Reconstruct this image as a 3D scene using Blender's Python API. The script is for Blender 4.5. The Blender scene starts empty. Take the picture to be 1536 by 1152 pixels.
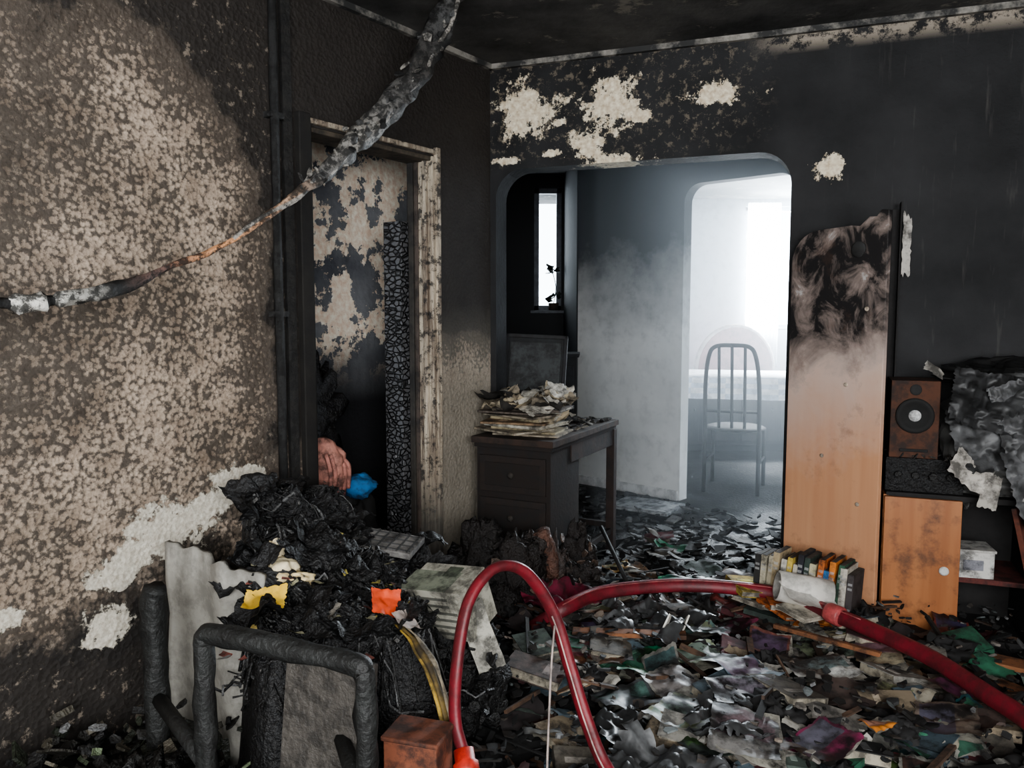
import bpy, bmesh, math, random
from mathutils import Vector, Matrix, Euler, noise as mn
random.seed(7)
R=random.random
def U(a,b): return a+(b-a)*random.random()
D2R=math.radians
# ------------------------------------------------------------ node helpers
class NT:
    def __init__(s,name):
        s.mat=bpy.data.materials.new(name); s.mat.use_nodes=True
        s.t=s.mat.node_tree; s.t.nodes.clear()
        s.out=s.t.nodes.new('ShaderNodeOutputMaterial')
        s.tc=s.t.nodes.new('ShaderNodeTexCoord')
        s.co=s.tc.outputs['Object']
        sp=s.t.nodes.new('ShaderNodeSeparateXYZ'); s.t.links.new(s.co,sp.inputs[0])
        s.x,s.y,s.z=sp.outputs
    def L(s,val,inp):
        if hasattr(val,'is_output') or isinstance(val,bpy.types.NodeSocket): s.t.links.new(val,inp)
        else:
            try: inp.default_value=val
            except Exception: inp.default_value=(*val,1)
    def m(s,op,a,b=0.0,clamp=False):
        n=s.t.nodes.new('ShaderNodeMath'); n.operation=op; n.use_clamp=clamp
        s.L(a,n.inputs[0]); s.L(b,n.inputs[1]); return n.outputs[0]
    def noise(s,scale,detail=4,rough=.6,vec=None,dist=0.0):
        n=s.t.nodes.new('ShaderNodeTexNoise'); n.inputs['Scale'].default_value=scale
        n.inputs['Detail'].default_value=detail; n.inputs['Roughness'].default_value=rough
        n.inputs['Distortion'].default_value=dist
        s.L(vec or s.co,n.inputs['Vector']); return n.outputs['Fac']
    def vor(s,scale,feature='F1',vec=None):
        n=s.t.nodes.new('ShaderNodeTexVoronoi'); n.feature=feature; n.inputs['Scale'].default_value=scale
        s.L(vec or s.co,n.inputs['Vector']); return n.outputs['Distance']
    def mapv(s,scale):
        n=s.t.nodes.new('ShaderNodeMapping'); n.inputs['Scale'].default_value=scale
        s.L(s.co,n.inputs['Vector']); return n.outputs[0]
    def mr(s,v,a,b,c=0.0,d=1.0):
        n=s.t.nodes.new('ShaderNodeMapRange'); n.clamp=True
        s.L(v,n.inputs[0]); s.L(a,n.inputs[1]); s.L(b,n.inputs[2]); s.L(c,n.inputs[3]); s.L(d,n.inputs[4]); return n.outputs[0]
    def mix(s,f,a,b,mode='MIX'):
        n=s.t.nodes.new('ShaderNodeMix'); n.data_type='RGBA'; n.blend_type=mode
        s.L(f,n.inputs[0])
        for val,i in ((a,6),(b,7)):
            if isinstance(val,(tuple,list)): n.inputs[i].default_value=(*val[:3],1)
            else: s.t.links.new(val,n.inputs[i])
        return n.outputs[2]
    def patch(s,cx,cz,rx,rz,nz,amp=1.6):
        dx=s.m('DIVIDE',s.m('SUBTRACT',s.x,cx),rx); dz=s.m('DIVIDE',s.m('SUBTRACT',s.z,cz),rz)
        d=s.m('SQRT',s.m('ADD',s.m('MULTIPLY',dx,dx),s.m('MULTIPLY',dz,dz)))
        d=s.m('ADD',d,s.m('MULTIPLY',s.m('SUBTRACT',nz,.5),amp))
        return s.mr(d,1.0,.88)
    def mx(s,*a):
        r=a[0]
        for b in a[1:]: r=s.m('MAXIMUM',r,b)
        return r
    def add(s,*a):
        r=a[0]
        for b in a[1:]: r=s.m('ADD',r,b)
        return r
    def bsdf(s,col,rough=.8,metal=0.0,bump=None,bs=.5,bd=.01,alpha=None,spec=None,trans=None,sheen=None):
        n=s.t.nodes.new('ShaderNodeBsdfPrincipled')
        if isinstance(col,(tuple,list)): n.inputs['Base Color'].default_value=(*col[:3],1)
        else: s.t.links.new(col,n.inputs['Base Color'])
        s.L(rough,n.inputs['Roughness']); s.L(metal,n.inputs['Metallic'])
        if spec is not None: n.inputs['Specular IOR Level'].default_value=spec
        if trans is not None: n.inputs['Transmission Weight'].default_value=trans
        if bump is not None:
            b=s.t.nodes.new('ShaderNodeBump'); b.inputs['Strength'].default_value=bs; b.inputs['Distance'].default_value=bd
            s.t.links.new(bump,b.inputs['Height']); s.t.links.new(b.outputs[0],n.inputs['Normal'])
        s.t.links.new(n.outputs[0],s.out.inputs[0]); return s.mat
BLK=(.012,.012,.014)
# ------------------------------------------------------------ materials
def mat_wall_left():
    n=NT('sooty_wallpaper'); x,z=n.x,n.z
    fine=n.noise(62,6,.72); med=n.noise(12,5,.65); big=n.noise(2.1,4,.55); hf_=n.noise(120,3,.6)
    cell=n.vor(60)
    base=n.mix(n.mr(med,.35,.65),(.31,.235,.175),(.57,.46,.36))
    base=n.mix(n.mr(big,.60,.42,0,.5),base,(.60,.48,.385))
    base=n.mix(n.m('MULTIPLY',n.mr(hf_,.45,.7),.4),base,(.10,.08,.07))
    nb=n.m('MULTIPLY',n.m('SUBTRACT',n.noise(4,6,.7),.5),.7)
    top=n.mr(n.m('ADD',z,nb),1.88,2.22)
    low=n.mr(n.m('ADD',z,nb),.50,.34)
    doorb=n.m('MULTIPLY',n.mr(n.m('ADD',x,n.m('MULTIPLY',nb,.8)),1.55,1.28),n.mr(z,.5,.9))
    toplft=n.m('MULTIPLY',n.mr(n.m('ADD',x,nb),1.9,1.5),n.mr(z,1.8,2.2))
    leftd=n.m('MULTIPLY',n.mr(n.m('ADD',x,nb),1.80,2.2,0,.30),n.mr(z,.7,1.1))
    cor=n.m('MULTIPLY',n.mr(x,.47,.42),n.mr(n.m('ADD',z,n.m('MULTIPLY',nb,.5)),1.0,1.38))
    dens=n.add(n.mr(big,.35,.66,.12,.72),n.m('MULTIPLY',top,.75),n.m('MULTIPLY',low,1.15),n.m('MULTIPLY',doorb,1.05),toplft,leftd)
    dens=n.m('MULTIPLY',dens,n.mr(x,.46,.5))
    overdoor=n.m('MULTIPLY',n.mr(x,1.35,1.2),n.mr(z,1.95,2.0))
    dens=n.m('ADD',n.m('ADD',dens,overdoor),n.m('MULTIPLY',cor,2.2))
    th=n.m('SUBTRACT',.605,n.m('MULTIPLY',dens,.22))
    sp=n.mr(n.add(n.m('MULTIPLY',fine,.60),n.m('MULTIPLY',med,.26),n.m('MULTIPLY',cell,.24)),th,n.m('ADD',th,.12))
    soft=n.mr(dens,.40,1.25,0,.96)
    sp=n.mx(n.m('MULTIPLY',sp,.82),soft)
    col=n.mix(sp,base,(.011,.010,.010))
    fl=n.m('MULTIPLY',n.mr(n.noise(24,6,.75),.57,.63),n.m('MULTIPLY',n.mr(x,1.2,1.35),n.mr(dens,.7,1.0)))
    col=n.mix(n.m('MULTIPLY',fl,.5),col,(.42,.35,.28))
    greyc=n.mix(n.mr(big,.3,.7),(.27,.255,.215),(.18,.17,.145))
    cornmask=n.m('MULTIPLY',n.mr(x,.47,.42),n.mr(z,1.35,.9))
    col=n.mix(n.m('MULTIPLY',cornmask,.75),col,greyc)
    pn=n.noise(9,7,.72)
    p=None
    for a in ((1.78,.60,.17,.09),(1.50,.72,.10,.06),(1.98,.35,.08,.06),(1.62,.66,.1,.05),(1.95,.50,.09,.05),(1.88,.56,.1,.06),(2.3,.46,.10,.03)):
        q=n.patch(*a,pn,3.8); p=q if p is None else n.mx(p,q)
    rim=None
    for a in ((1.78,.52,.24,.10),(1.50,.66,.14,.08),(1.98,.35,.16,.12)):
        q=n.patch(*a,pn,3.0); rim=q if rim is None else n.mx(rim,q)
    col=n.mix(n.m('MULTIPLY',rim,.6),col,(.015,.013,.012))
    col=n.mix(p,col,n.mix(n.mr(fine,.35,.65),(.80,.76,.66),(.48,.42,.34)))
    h=n.add(n.m('MULTIPLY',fine,.5),n.m('MULTIPLY',cell,.5),n.m('MULTIPLY',p,.8))
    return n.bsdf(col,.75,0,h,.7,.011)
def mat_wall_back():
    n=NT('charred_plaster'); x,z=n.x,n.z
    pn=n.noise(9,8,.78); f=n.noise(45,4,.6); b=n.noise(3,4,.55)
    col=n.mix(n.mr(b,.3,.75),(.008,.008,.009),(.032,.032,.034))
    st=n.noise(6,3,.6,vec=n.mapv((6,1,.6)))
    col=n.mix(n.m('MULTIPLY',n.mr(st,.60,.78),n.m('MULTIPLY',n.mr(x,1.5,1.9),.3)),col,(.16,.15,.14))
    ps=[(.18,2.27,.14,.12),(.60,2.26,.12,.11),(.50,2.09,.08,.08),(1.09,2.27,.12,.045),(.63,2.01,.12,.04),(1.547,1.92,.055,.055),(.08,2.04,.06,.02),(.36,2.2,.04,.02),(.75,2.2,.05,.03),(.3,2.06,.05,.015)]
    p=None
    for a in ps:
        q=n.patch(*a,pn,6.5); p=q if p is None else n.mx(p,q)
    near=n.m('MULTIPLY',n.mr(x,1.35,1.1),n.mr(n.m('ADD',z,n.m('MULTIPLY',b,.3)),2.12,2.25))
    sp2=n.noise(26,6,.75)
    speck=n.m('MULTIPLY',n.mr(sp2,.54,.60),near)
    col=n.mix(n.m('MULTIPLY',speck,.45),col,(.30,.25,.19))
    halo=n.mix(n.mr(f,.35,.65),(.92,.84,.68),(.58,.46,.32))
    col=n.mix(p,col,halo)
    edge=n.m('MULTIPLY',n.mr(z,2.40,2.45),n.m('MULTIPLY',n.mr(x,1.2,1.4),n.mr(pn,.46,.52)))
    col=n.mix(n.m('MULTIPLY',edge,.6),col,(.5,.43,.35))
    return n.bsdf(col,.8,0,n.add(f,n.m('MULTIPLY',p,1.5)),.5,.01)
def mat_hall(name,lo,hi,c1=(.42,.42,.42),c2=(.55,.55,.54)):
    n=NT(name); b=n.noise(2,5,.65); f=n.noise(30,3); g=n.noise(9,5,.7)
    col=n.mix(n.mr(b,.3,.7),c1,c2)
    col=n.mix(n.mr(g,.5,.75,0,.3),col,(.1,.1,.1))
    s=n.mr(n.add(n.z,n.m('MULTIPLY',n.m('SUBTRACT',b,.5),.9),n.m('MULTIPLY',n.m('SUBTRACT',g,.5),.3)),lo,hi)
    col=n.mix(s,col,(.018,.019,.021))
    return n.bsdf(col,.85,0,f,.2,.005)
def mat_side():
    n=NT('peeling_paint'); pn=n.noise(4.2,8,.7); f=n.noise(30,4)
    base=n.mix(n.mr(n.noise(3),.35,.65),(.08,.085,.10),(.24,.245,.26))
    p=n.m('MULTIPLY',n.mr(pn,.475,.485),n.mr(n.m('ADD',n.z,n.m('MULTIPLY',pn,.5)),1.2,1.4))
    cream=n.mix(n.mr(f,.35,.65),(1.0,.93,.80),(.80,.60,.46))
    col=n.mix(p,base,cream)
    col=n.mix(n.mr(n.z,1.2,.85),col,BLK)
    return n.bsdf(col,.8,0,n.add(f,n.m('MULTIPLY',p,2.0)),.6,.01)
def mat_ceiling():
    n=NT('sooty_ceiling'); b=n.noise(2.2,5,.6); f=n.noise(25,4)
    col=n.mix(n.mr(b,.35,.7),(.02,.02,.02),(.14,.135,.13))
    col=n.mix(n.mr(n.noise(5,6,.7),.58,.64,0,.45),col,(.4,.36,.30))
    return n.bsdf(col,.9,0,f,.4,.01)
def mat_floor():
    n=NT('ash_floor'); b=n.noise(5,6,.7); f=n.noise(40,4)
    col=n.mix(n.mr(b,.4,.7),(.008,.008,.009),(.07,.068,.065))
    return n.bsdf(col,n.mr(b,.3,.7,.35,.8),0,f,.8,.02)
def mat_frame():
    n=NT('scorched_door_frame'); f=n.noise(5,6,.75,vec=n.mapv((5,5,.45))); g=n.noise(22,7,.78)
    col=n.mix(n.mr(f,.36,.60),(.66,.57,.45),(.16,.12,.09))
    col=n.mix(n.mr(g,.50,.58,0,.9),col,BLK)
    col=n.mix(n.mr(n.m('ADD',n.z,n.m('MULTIPLY',f,.5)),.85,.55),col,(.12,.11,.095))
    return n.bsdf(col,.75,0,n.add(f,g),.6,.01)
def mat_char():
    n=NT('alligator_char'); v=n.vor(30,'DISTANCE_TO_EDGE',vec=n.mapv((1,1,1.6)))
    c=n.mix(n.mr(v,.0,.10),(.004,.004,.005),(.10,.10,.105))
    return n.bsdf(c,.5,0,n.mr(v,0,.15),1,.015)
def mat_attr(name,rough,dirt=.5,metal=0,bs=.3,bd=.004,ds=14,spec=None,lo=.43,hi=.60):
    n=NT(name); a=n.t.nodes.new('ShaderNodeAttribute'); a.attribute_name='Col'
    d=n.noise(ds,6,.7); f=n.noise(60,3)
    col=n.mix(n.m('MULTIPLY',n.mr(d,lo,hi),dirt),a.outputs['Color'],(.012,.011,.011))
    return n.bsdf(col,rough,metal,f,bs,bd,spec=spec)
def mat_plastic():
    n=NT('sooty_plastic_film'); a=n.t.nodes.new('ShaderNodeAttribute'); a.attribute_name='Col'
    f=n.noise(16,3,.5); col=n.mix(n.mr(n.noise(9,4),.42,.6,0,.8),a.outputs['Color'],(.018,.018,.018))
    return n.bsdf(col,.46,0,f,.3,.02,spec=.4)
def mat_wood():
    n=NT('sooted_wood_veneer'); g=n.noise(3,3,.5,vec=n.mapv((8,8,.5))); f=n.noise(4.5,7,.7,dist=.4); sw=n.noise(7,6,.65,vec=n.mapv((1.2,1,.9)),dist=.8)
    col=n.mix(n.mr(g,.3,.7),(.55,.28,.16),(.62,.34,.20))
    z2=n.m('ADD',n.z,n.m('MULTIPLY',n.m('SUBTRACT',f,.5),.45))
    z2=n.m('ADD',z2,n.m('MULTIPLY',n.x,-.25))
    haze=n.mr(z2,.60,1.05)
    col=n.mix(n.m('MULTIPLY',haze,.85),col,(.62,.52,.48))
    s=n.m('MULTIPLY',n.mr(z2,.98,1.20),n.mr(sw,.62,.46,.55,1))
    col=n.mix(s,col,(.022,.021,.022))
    ash=n.m('MULTIPLY',n.mr(sw,.62,.68),n.mr(z2,1.15,1.3))
    col=n.mix(n.m('MULTIPLY',ash,.6),col,(.6,.6,.6))
    smud=n.mr(n.noise(8,6,.7),.56,.75,0,.5)
    col=n.mix(smud,col,(.12,.07,.05))
    return n.bsdf(col,.42,0,f,.15,.004)
def mat_wood2():
    n=NT('cabinet_veneer'); g=n.noise(3,3,.5,vec=n.mapv((8,8,.5))); f=n.noise(7,5,.7)
    col=n.mix(n.mr(g,.3,.7),(.30,.11,.04),(.40,.165,.065))
    col=n.mix(n.mr(f,.50,.68,0,.8),col,(.03,.02,.018))
    return n.bsdf(col,.4,0,f,.15,.004)
def mat_cable():
    n=NT('burnt_cable'); a=n.t.nodes.new('ShaderNodeAttribute'); a.attribute_name='Col'
    f=n.noise(30,7,.75)
    col=n.mix(n.mr(f,.44,.54),a.outputs['Color'],n.mix(.9,a.outputs['Color'],(.012,.012,.012)))
    return n.bsdf(col,.6,0,f,.9,.015)
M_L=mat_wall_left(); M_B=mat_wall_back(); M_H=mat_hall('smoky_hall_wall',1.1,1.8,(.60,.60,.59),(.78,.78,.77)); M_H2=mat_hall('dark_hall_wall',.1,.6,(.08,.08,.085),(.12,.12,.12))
M_S=mat_side(); M_C=mat_ceiling(); M_F=mat_floor(); M_FR=mat_frame(); M_CH=mat_char()
M_A=mat_attr('sooty_matte',.8,.8); M_AC=mat_attr('matte_light_soot',.7,.35); M_G=mat_attr('sooty_gloss',.28,.5,bs=.1); M_PG=mat_attr('sooty_damp_print',.5,.96,bs=.2,ds=6,spec=.3,lo=.42,hi=.57)
M_TB=mat_attr('burnt_tube_steel',.6,.6,.2,bs=.8,bd=.008,ds=25); M_BK=mat_attr('char_black',.6,.6,bs=.9,bd=.02,ds=20)
M_P=mat_plastic(); M_W=mat_wood(); M_W2=mat_wood2(); M_CB=mat_cable()
M_HO=mat_attr('red_hose_rubber',.5,.55)
M_WH=mat_hall('pale_room_wall',2.2,2.9,(.6,.64,.68),(.72,.76,.8))
# ------------------------------------------------------------ mesh builder
def spath(pts,n=6):
    P=[Vector(p) for p in pts]; out=[]
    for i in range(len(P)-1):
        p0=P[max(i-1,0)];p1=P[i];p2=P[i+1];p3=P[min(i+2,len(P)-1)]
        for k in range(n):
            t=k/n
            out.append(.5*((2*p1)+(p2-p0)*t+(2*p0-5*p1+4*p2-p3)*t*t+(3*p1-p0-3*p2+p3)*t**3))
    out.append(P[-1]); return out
def lerp_list(vals,n,m):
    out=[]
    for i in range(len(vals)-1):
        for k in range(m):
            t=k/m; a,b=vals[i],vals[i+1]
            out.append(a+(b-a)*t if not isinstance(a,(tuple,list)) else tuple(a[j]+(b[j]-a[j])*t for j in range(3)))
    out.append(vals[-1]); return out
class B:
    def __init__(s): s.v=[];s.f=[];s.c=[];s.m=[];s.s=[]
    def add(s,vs,fs,col,mat=0,M=None,smooth=False):
        o=len(s.v)
        for p in vs: s.v.append((M@Vector(p)) if M is not None else Vector(p))
        for i,f in enumerate(fs):
            s.f.append([o+k for k in f]); s.c.append(col[i] if isinstance(col,list) else col); s.m.append(mat); s.s.append(smooth)
    def box(s,c,d,col=(.5,.5,.5),mat=0,rot=(0,0,0),M=None,taper=1.0):
        x,y,z=[k/2 for k in d]; T=Matrix.Translation(c)@Euler(rot).to_matrix().to_4x4()
        if M is not None: T=M@T
        vs=[(-x,-y,-z),(x,-y,-z),(x,y,-z),(-x,y,-z)]+[(a*taper,b*taper,z) for a,b in((-x,-y),(x,-y),(x,y),(-x,y))]
        s.add(vs,[(3,2,1,0),(4,5,6,7),(0,1,5,4),(1,2,6,5),(2,3,7,6),(3,0,4,7)],col,mat,T)
    def tube(s,pts,rad,col=(.5,.5,.5),mat=0,seg=10,flat=1.0,M=None,wob=0,smooth=True):
        P=[Vector(p) for p in pts]; n=len(P); vs=[];fs=[];cl=[]
        up=Vector((0,0,1)); prev=None
        for i,p in enumerate(P):
            t=(P[min(i+1,n-1)]-P[max(i-1,0)]).normalized()
            if prev is None:
                a=up.cross(t)
                if a.length<.1: a=Vector((1,0,0)).cross(t)
                a.normalize()
            else:
                a=(prev-t*prev.dot(t)).normalized()
            prev=a; b=t.cross(a); r=rad[i] if isinstance(rad,list) else rad
            for k in range(seg):
                an=2*math.pi*k/seg; rr=r*(1+wob*(mn.noise(p*18+Vector((k*.7,0,0))))) if wob else r
                vs.append(p+a*math.cos(an)*rr*flat+b*math.sin(an)*rr)
        for i in range(n-1):
            for k in range(seg):
                k2=(k+1)%seg; fs.append((i*seg+k,i*seg+k2,(i+1)*seg+k2,(i+1)*seg+k)); cl.append(col[i] if isinstance(col,list) else col)
        fs.append(tuple(range(seg-1,-1,-1))); cl.append(cl[0]); fs.append(tuple((n-1)*seg+k for k in range(seg))); cl.append(cl[-2])
        s.add(vs,fs,cl,mat,M,smooth)
    def prism(s,poly,t,col,mat=0,M=None):
        n=len(poly); vs=[(a,b,0) for a,b in poly]+[(a,b,t) for a,b in poly]
        fs=[tuple(range(n-1,-1,-1)),tuple(range(n,2*n))]+[(i,(i+1)%n,n+(i+1)%n,n+i) for i in range(n)]
        s.add(vs,fs,col,mat,M)
    def lathe(s,prof,col,mat=0,seg=20,M=None,smooth=True):
        vs=[];fs=[];cl=[]
        for r,z in prof:
            for k in range(seg):
                a=2*math.pi*k/seg; vs.append((r*math.cos(a),r*math.sin(a),z))
        for i in range(len(prof)-1):
            for k in range(seg):
                k2=(k+1)%seg; fs.append((i*seg+k,i*seg+k2,(i+1)*seg+k2,(i+1)*seg+k)); cl.append(col[i] if isinstance(col,list) else col)
        s.add(vs,fs,cl,mat,M,smooth)
    def sheet(s,w,h,bend,rough,col,mat=0,M=None,nx=6,ny=6,seed=None,smooth=True,ragged=0.0,col2=None):
        sd=Vector((U(0,99),U(0,99),U(0,99))); vs=[];fs=[];cl=[]; ba=U(0,6.3)
        for j in range(ny+1):
            for i in range(nx+1):
                x=(i/nx-.5)*w;y=(j/ny-.5)*h
                if ragged and (i in(0,nx) or j in(0,ny)):
                    x*=1+ragged*mn.noise(Vector((i,j,0))*1.3+sd); y*=1+ragged*mn.noise(Vector((i,j,5))*1.3+sd)
                q=(x*math.cos(ba)+y*math.sin(ba))/max(w,h)
                z=bend*q*q*4*max(w,h)*.25+rough*mn.noise(Vector((x,y,0))*12+sd)+rough*.5*abs(mn.noise(Vector((x,y,0))*30+sd))
                vs.append((x,y,z))
        for j in range(ny):
            for i in range(nx):
                a=j*(nx+1)+i; fs.append((a,a+1,a+nx+2,a+nx+1))
                if col2 is not None: cl.append(col2 if (1<=i<nx-1 and ny*.35<j<ny-1) else col)
        s.add(vs,fs,cl if col2 is not None else col,mat,M,smooth)
    def book(s,w,h,t,col,M,pages=(.5,.46,.38),mat=0):
        c=.003
        s.box((0,0,c/2),(w,h,c),col,mat,M=M); s.box((0,0,t-c/2),(w,h,c),col,mat,M=M)
        s.box((-w/2+c/2,0,t/2),(c,h,t),col,mat,M=M)
        s.box((.002,0,t/2),(w-.008,h-.01,t-2*c),pages,mat,M=M)
        s.box((0,h*.2,t+.0004),(w*.6,h*.12,.0008),tuple(min(1,k*1.8+.1) for k in col),mat,M=M)
    def shard(s,r,t,col,M,mat=0,k=None):
        k=k or random.randint(4,7); el=U(.3,1)
        poly=[(math.cos(2*math.pi*i/k)*r*U(.5,1.15),math.sin(2*math.pi*i/k)*r*el*U(.5,1.15)) for i in range(k)]
        s.prism(poly,t,col,mat,M)
    def lump(s,c,r,col,mat=0,amp=.35,fq=2.2,nu=20,nv=12,M=None,smooth=True,sharp=False):
        sd=Vector((U(0,99),U(0,99),U(0,99))); vs=[];fs=[]
        for j in range(nv+1):
            for i in range(nu):
                a=2*math.pi*i/nu;b=math.pi*j/nv
                d=Vector((math.cos(a)*math.sin(b),math.sin(a)*math.sin(b),math.cos(b)))
                q=1+amp*mn.noise(d*fq+sd)+amp*.5*mn.noise(d*fq*2.7+sd)
                if sharp: q-=amp*.7*abs(mn.noise(d*fq*1.8+sd))
                vs.append((c[0]+d.x*r[0]*q,c[1]+d.y*r[1]*q,c[2]+d.z*r[2]*q))
        for j in range(nv):
            for i in range(nu):
                i2=(i+1)%nu; fs.append((j*nu+i,(j+1)*nu+i,(j+1)*nu+i2,j*nu+i2))
        s.add(vs,fs,col,mat,M,smooth)
    def obj(s,name,mats,loc=(0,0,0),rotz=0,bevel=0,local=False):
        me=bpy.data.meshes.new(name)
        me.from_pydata([tuple(v) for v in s.v],[],s.f)
        for m in mats: me.materials.append(m)
        ca=me.color_attributes.new('Col','FLOAT_COLOR','CORNER')
        buf=[]
        for p in me.polygons:
            c=s.c[p.index]
            for _ in range(p.loop_total): buf.extend((c[0],c[1],c[2],1))
        ca.data.foreach_set('color',buf)
        me.polygons.foreach_set('material_index',s.m); me.polygons.foreach_set('use_smooth',s.s)
        me.update(); o=bpy.data.objects.new(name,me); bpy.context.collection.objects.link(o)
        o.location=loc; o.rotation_euler=(0,0,rotz)
        if bevel:
            b=o.modifiers.new('bevel','BEVEL'); b.width=bevel; b.segments=2; b.limit_method='ANGLE'
        return o
# ------------------------------------------------------------ walls
def wall(name,org,d,outline,holes,thick,side,mat):
    cu=bpy.data.curves.new(name+'_c','CURVE'); cu.dimensions='2D'; cu.fill_mode='BOTH'; cu.extrude=thick/2
    for poly in [outline]+holes:
        sp=cu.splines.new('POLY'); sp.points.add(len(poly)-1)
        for i,(a,b) in enumerate(poly): sp.points[i].co=(a,b,0,1)
        sp.use_cyclic_u=True
    oc=bpy.data.objects.new(name+'_c',cu); bpy.context.collection.objects.link(oc)
    dg=bpy.context.evaluated_depsgraph_get(); me=bpy.data.meshes.new_from_object(oc.evaluated_get(dg))
    bpy.data.objects.remove(oc)
    for v in me.vertices: v.co=Vector((v.co.x,side*(thick/2)-v.co.z,v.co.y))
    me.materials.clear(); me.materials.append(mat)
    for p in me.polygons: p.use_smooth=False; p.material_index=0
    me.name=name; o=bpy.data.objects.new(name,me); bpy.context.collection.objects.link(o)
    dx,dy=d; l=math.hypot(dx,dy)
    o.location=(org[0],org[1],0); o.rotation_euler=(0,0,math.atan2(dy,dx)); return o
def arc(cx,cz,r,a0,a1,n=8): return [(cx+r*math.cos(D2R(a0+(a1-a0)*i/n)),cz+r*math.sin(D2R(a0+(a1-a0)*i/n))) for i in range(n+1)]
H=2.5; C=(-.107,4.0); DL=(-.570,-.822); DB=(.934,-.357)
aL=math.atan2(DL[1],DL[0]); aB=math.atan2(DB[1],DB[0])
def WL(s,y,z): # left wall local -> world
    return Vector((C[0]+DL[0]*s-DL[1]*y,C[1]+DL[1]*s+DL[0]*y,z))
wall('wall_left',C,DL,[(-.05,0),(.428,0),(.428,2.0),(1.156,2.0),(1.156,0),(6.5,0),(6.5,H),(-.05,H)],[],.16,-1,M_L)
r=.14
outl=[(-.0,0),(.03,0)]+arc(.03+r,2.0-r,r,180,90)+arc(1.40-r,2.0-r,r,90,0)+[(1.40,0),(3.25,0),(3.25,H),(0,H)]
wall('wall_back',C,DB,outl,[],.14,1,M_B)
wall('wall_right',(2.82,2.90),(0,-1),[(0,0),(4.3,0),(4.3,H),(0,H)],[],.12,1,M_B)
wall('wall_front',(-3.9,-1.3),(1,0),[(0,0),(6.9,0),(6.9,H),(0,H)],[[(2.6,.85),(5.6,.85),(5.6,2.25),(2.6,2.25)]],.12,-1,M_H)
hd=(.74,-.67); hl=math.hypot(*hd); hd=(hd[0]/hl,hd[1]/hl)
wall('wall_hall_back',(.5,6.1),hd,[(0,0),(.90,0)]+arc(.90+.12,2.17-.12,.12,180,90)+arc(1.68-.12,2.17-.12,.12,90,0)+[(1.68,0),(3.6,0),(3.6,H),(0,H)],[],.10,1,M_H)
wall('wall_corridor_right',(.5,6.1),(-.05,.9),[(0.08,0),(.9,0),(.9,H),(0.08,H)],[],.08,-1,M_H2)
wall('wall_corridor_end',(-1.0,7.0),(1,0),[(0,0),(1.5,0),(1.5,H),(0,H)],[[(1.19,1.33),(1.43,1.33),(1.43,2.38),(1.19,2.38)]],.1,1,M_H2)
wall('wall_hall_left',(-.20,4.12),(-.14,2.9),[(0,0),(2.95,0),(2.95,H),(0,H)],[],.1,1,M_H2)
wall('wall_far_room_back',(.62,8.5),(1,0),[(0,0),(4.4,0),(4.4,H),(0,H)],[[(1.83,1.15),(3.2,1.15),(3.2,2.42),(1.83,2.42)]],.12,1,M_WH)
wall('wall_far_room_left',(.62,6.25),(0,1),[(0,0),(2.25,0),(2.25,H),(0,H)],[],.1,1,M_WH)
wall('wall_far_room_right',(5.0,8.5),(0,-1),[(0,0),(5.0,0),(5.0,H),(0,H)],[],.1,1,M_WH)
wall('wall_side_room',WL(-.6,-.62,0)[:2],DL,[(0,0),(2.6,0),(2.6,H),(0,H)],[],.08,-1,M_S)
b=B(); b.box((.6,3.7,H+.05),(10,10.4,.1)); b.obj('ceiling',[M_C])
b=B(); b.box((.6,3.7,-.05),(10,10.4,.1)); b.obj('floor',[M_F])
def winframe(name,org,rz,w,h,col,mull=1):
    b=B(); t=.045
    b.box((0,0,t/2),(w,.06,t),col);b.box((0,0,h-t/2),(w,.06,t),col)
    for x in (-w/2+t/2,w/2-t/2): b.box((x,0,h/2),(t,.06,h),col)
    for i in range(mull): b.box((-w/2+w*(i+1)/(mull+1),0,h/2),(t*.8,.05,h),col)
    b.box((0,0,-.01),(w+.06,.12,.025),col)
    b.obj(name,[M_AC],org,rz,.004)
winframe('window_1',(.2,-1.36,.85),0,3.0,1.4,(.7,.7,.7),2)
winframe('window_2',(3.135,8.56,1.15),0,1.37,1.27,(.75,.78,.8),1)
winframe('window_3',(.31,7.05,1.33),0,.24,1.05,(.12,.13,.15),0)
# trims
b=B()
b.box((.413,.008,1.02),(.03,.02,2.04),mat=0); b.box((.78,.008,2.018),(.76,.02,.02),mat=0); b.box((1.185,.012,1.02),(.055,.03,2.04),mat=2,col=(.02,.018,.016))
b.box((.437,-.06,1.0),(.022,.14,2.0),mat=0); b.box((.78,-.07,1.99),(.70,.14,.02),mat=2,col=(.10,.08,.06)); b.box((1.148,-.07,1.0),(.018,.16,2.0),mat=2,col=(.02,.018,.016))
b.box((.455,-.03,1.0),(.014,.025,2.0),mat=0); b.box((.45,-.085,1.0),(.012,.02,2.0),mat=2,col=(.08,.06,.05)); b.box((.452,-.115,1.0),(.014,.03,2.0),mat=2,col=(.04,.035,.03))
b.box((.47,-.19,.86),(.06,.11,1.72),mat=1)
b.obj('door_frame',[M_FR,M_CH,M_A],(C[0],C[1],0),aL,.004)
n=NT('cornice_plaster'); f=n.noise(7,5,.7); M_CO=n.bsdf(n.mix(n.mr(f,.38,.56),(.32,.30,.27),(.035,.035,.035)),.8)
b=B(); b.box((1.6,-.012,2.488),(3.2,.024,.024)); b.obj('trim_1',[M_CO],(C[0],C[1],0),aB)
b=B(); b.box((3.2,.012,2.488),(6.4,.024,.024)); b.obj('trim_2',[M_CO],(C[0],C[1],0),aL)
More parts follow.
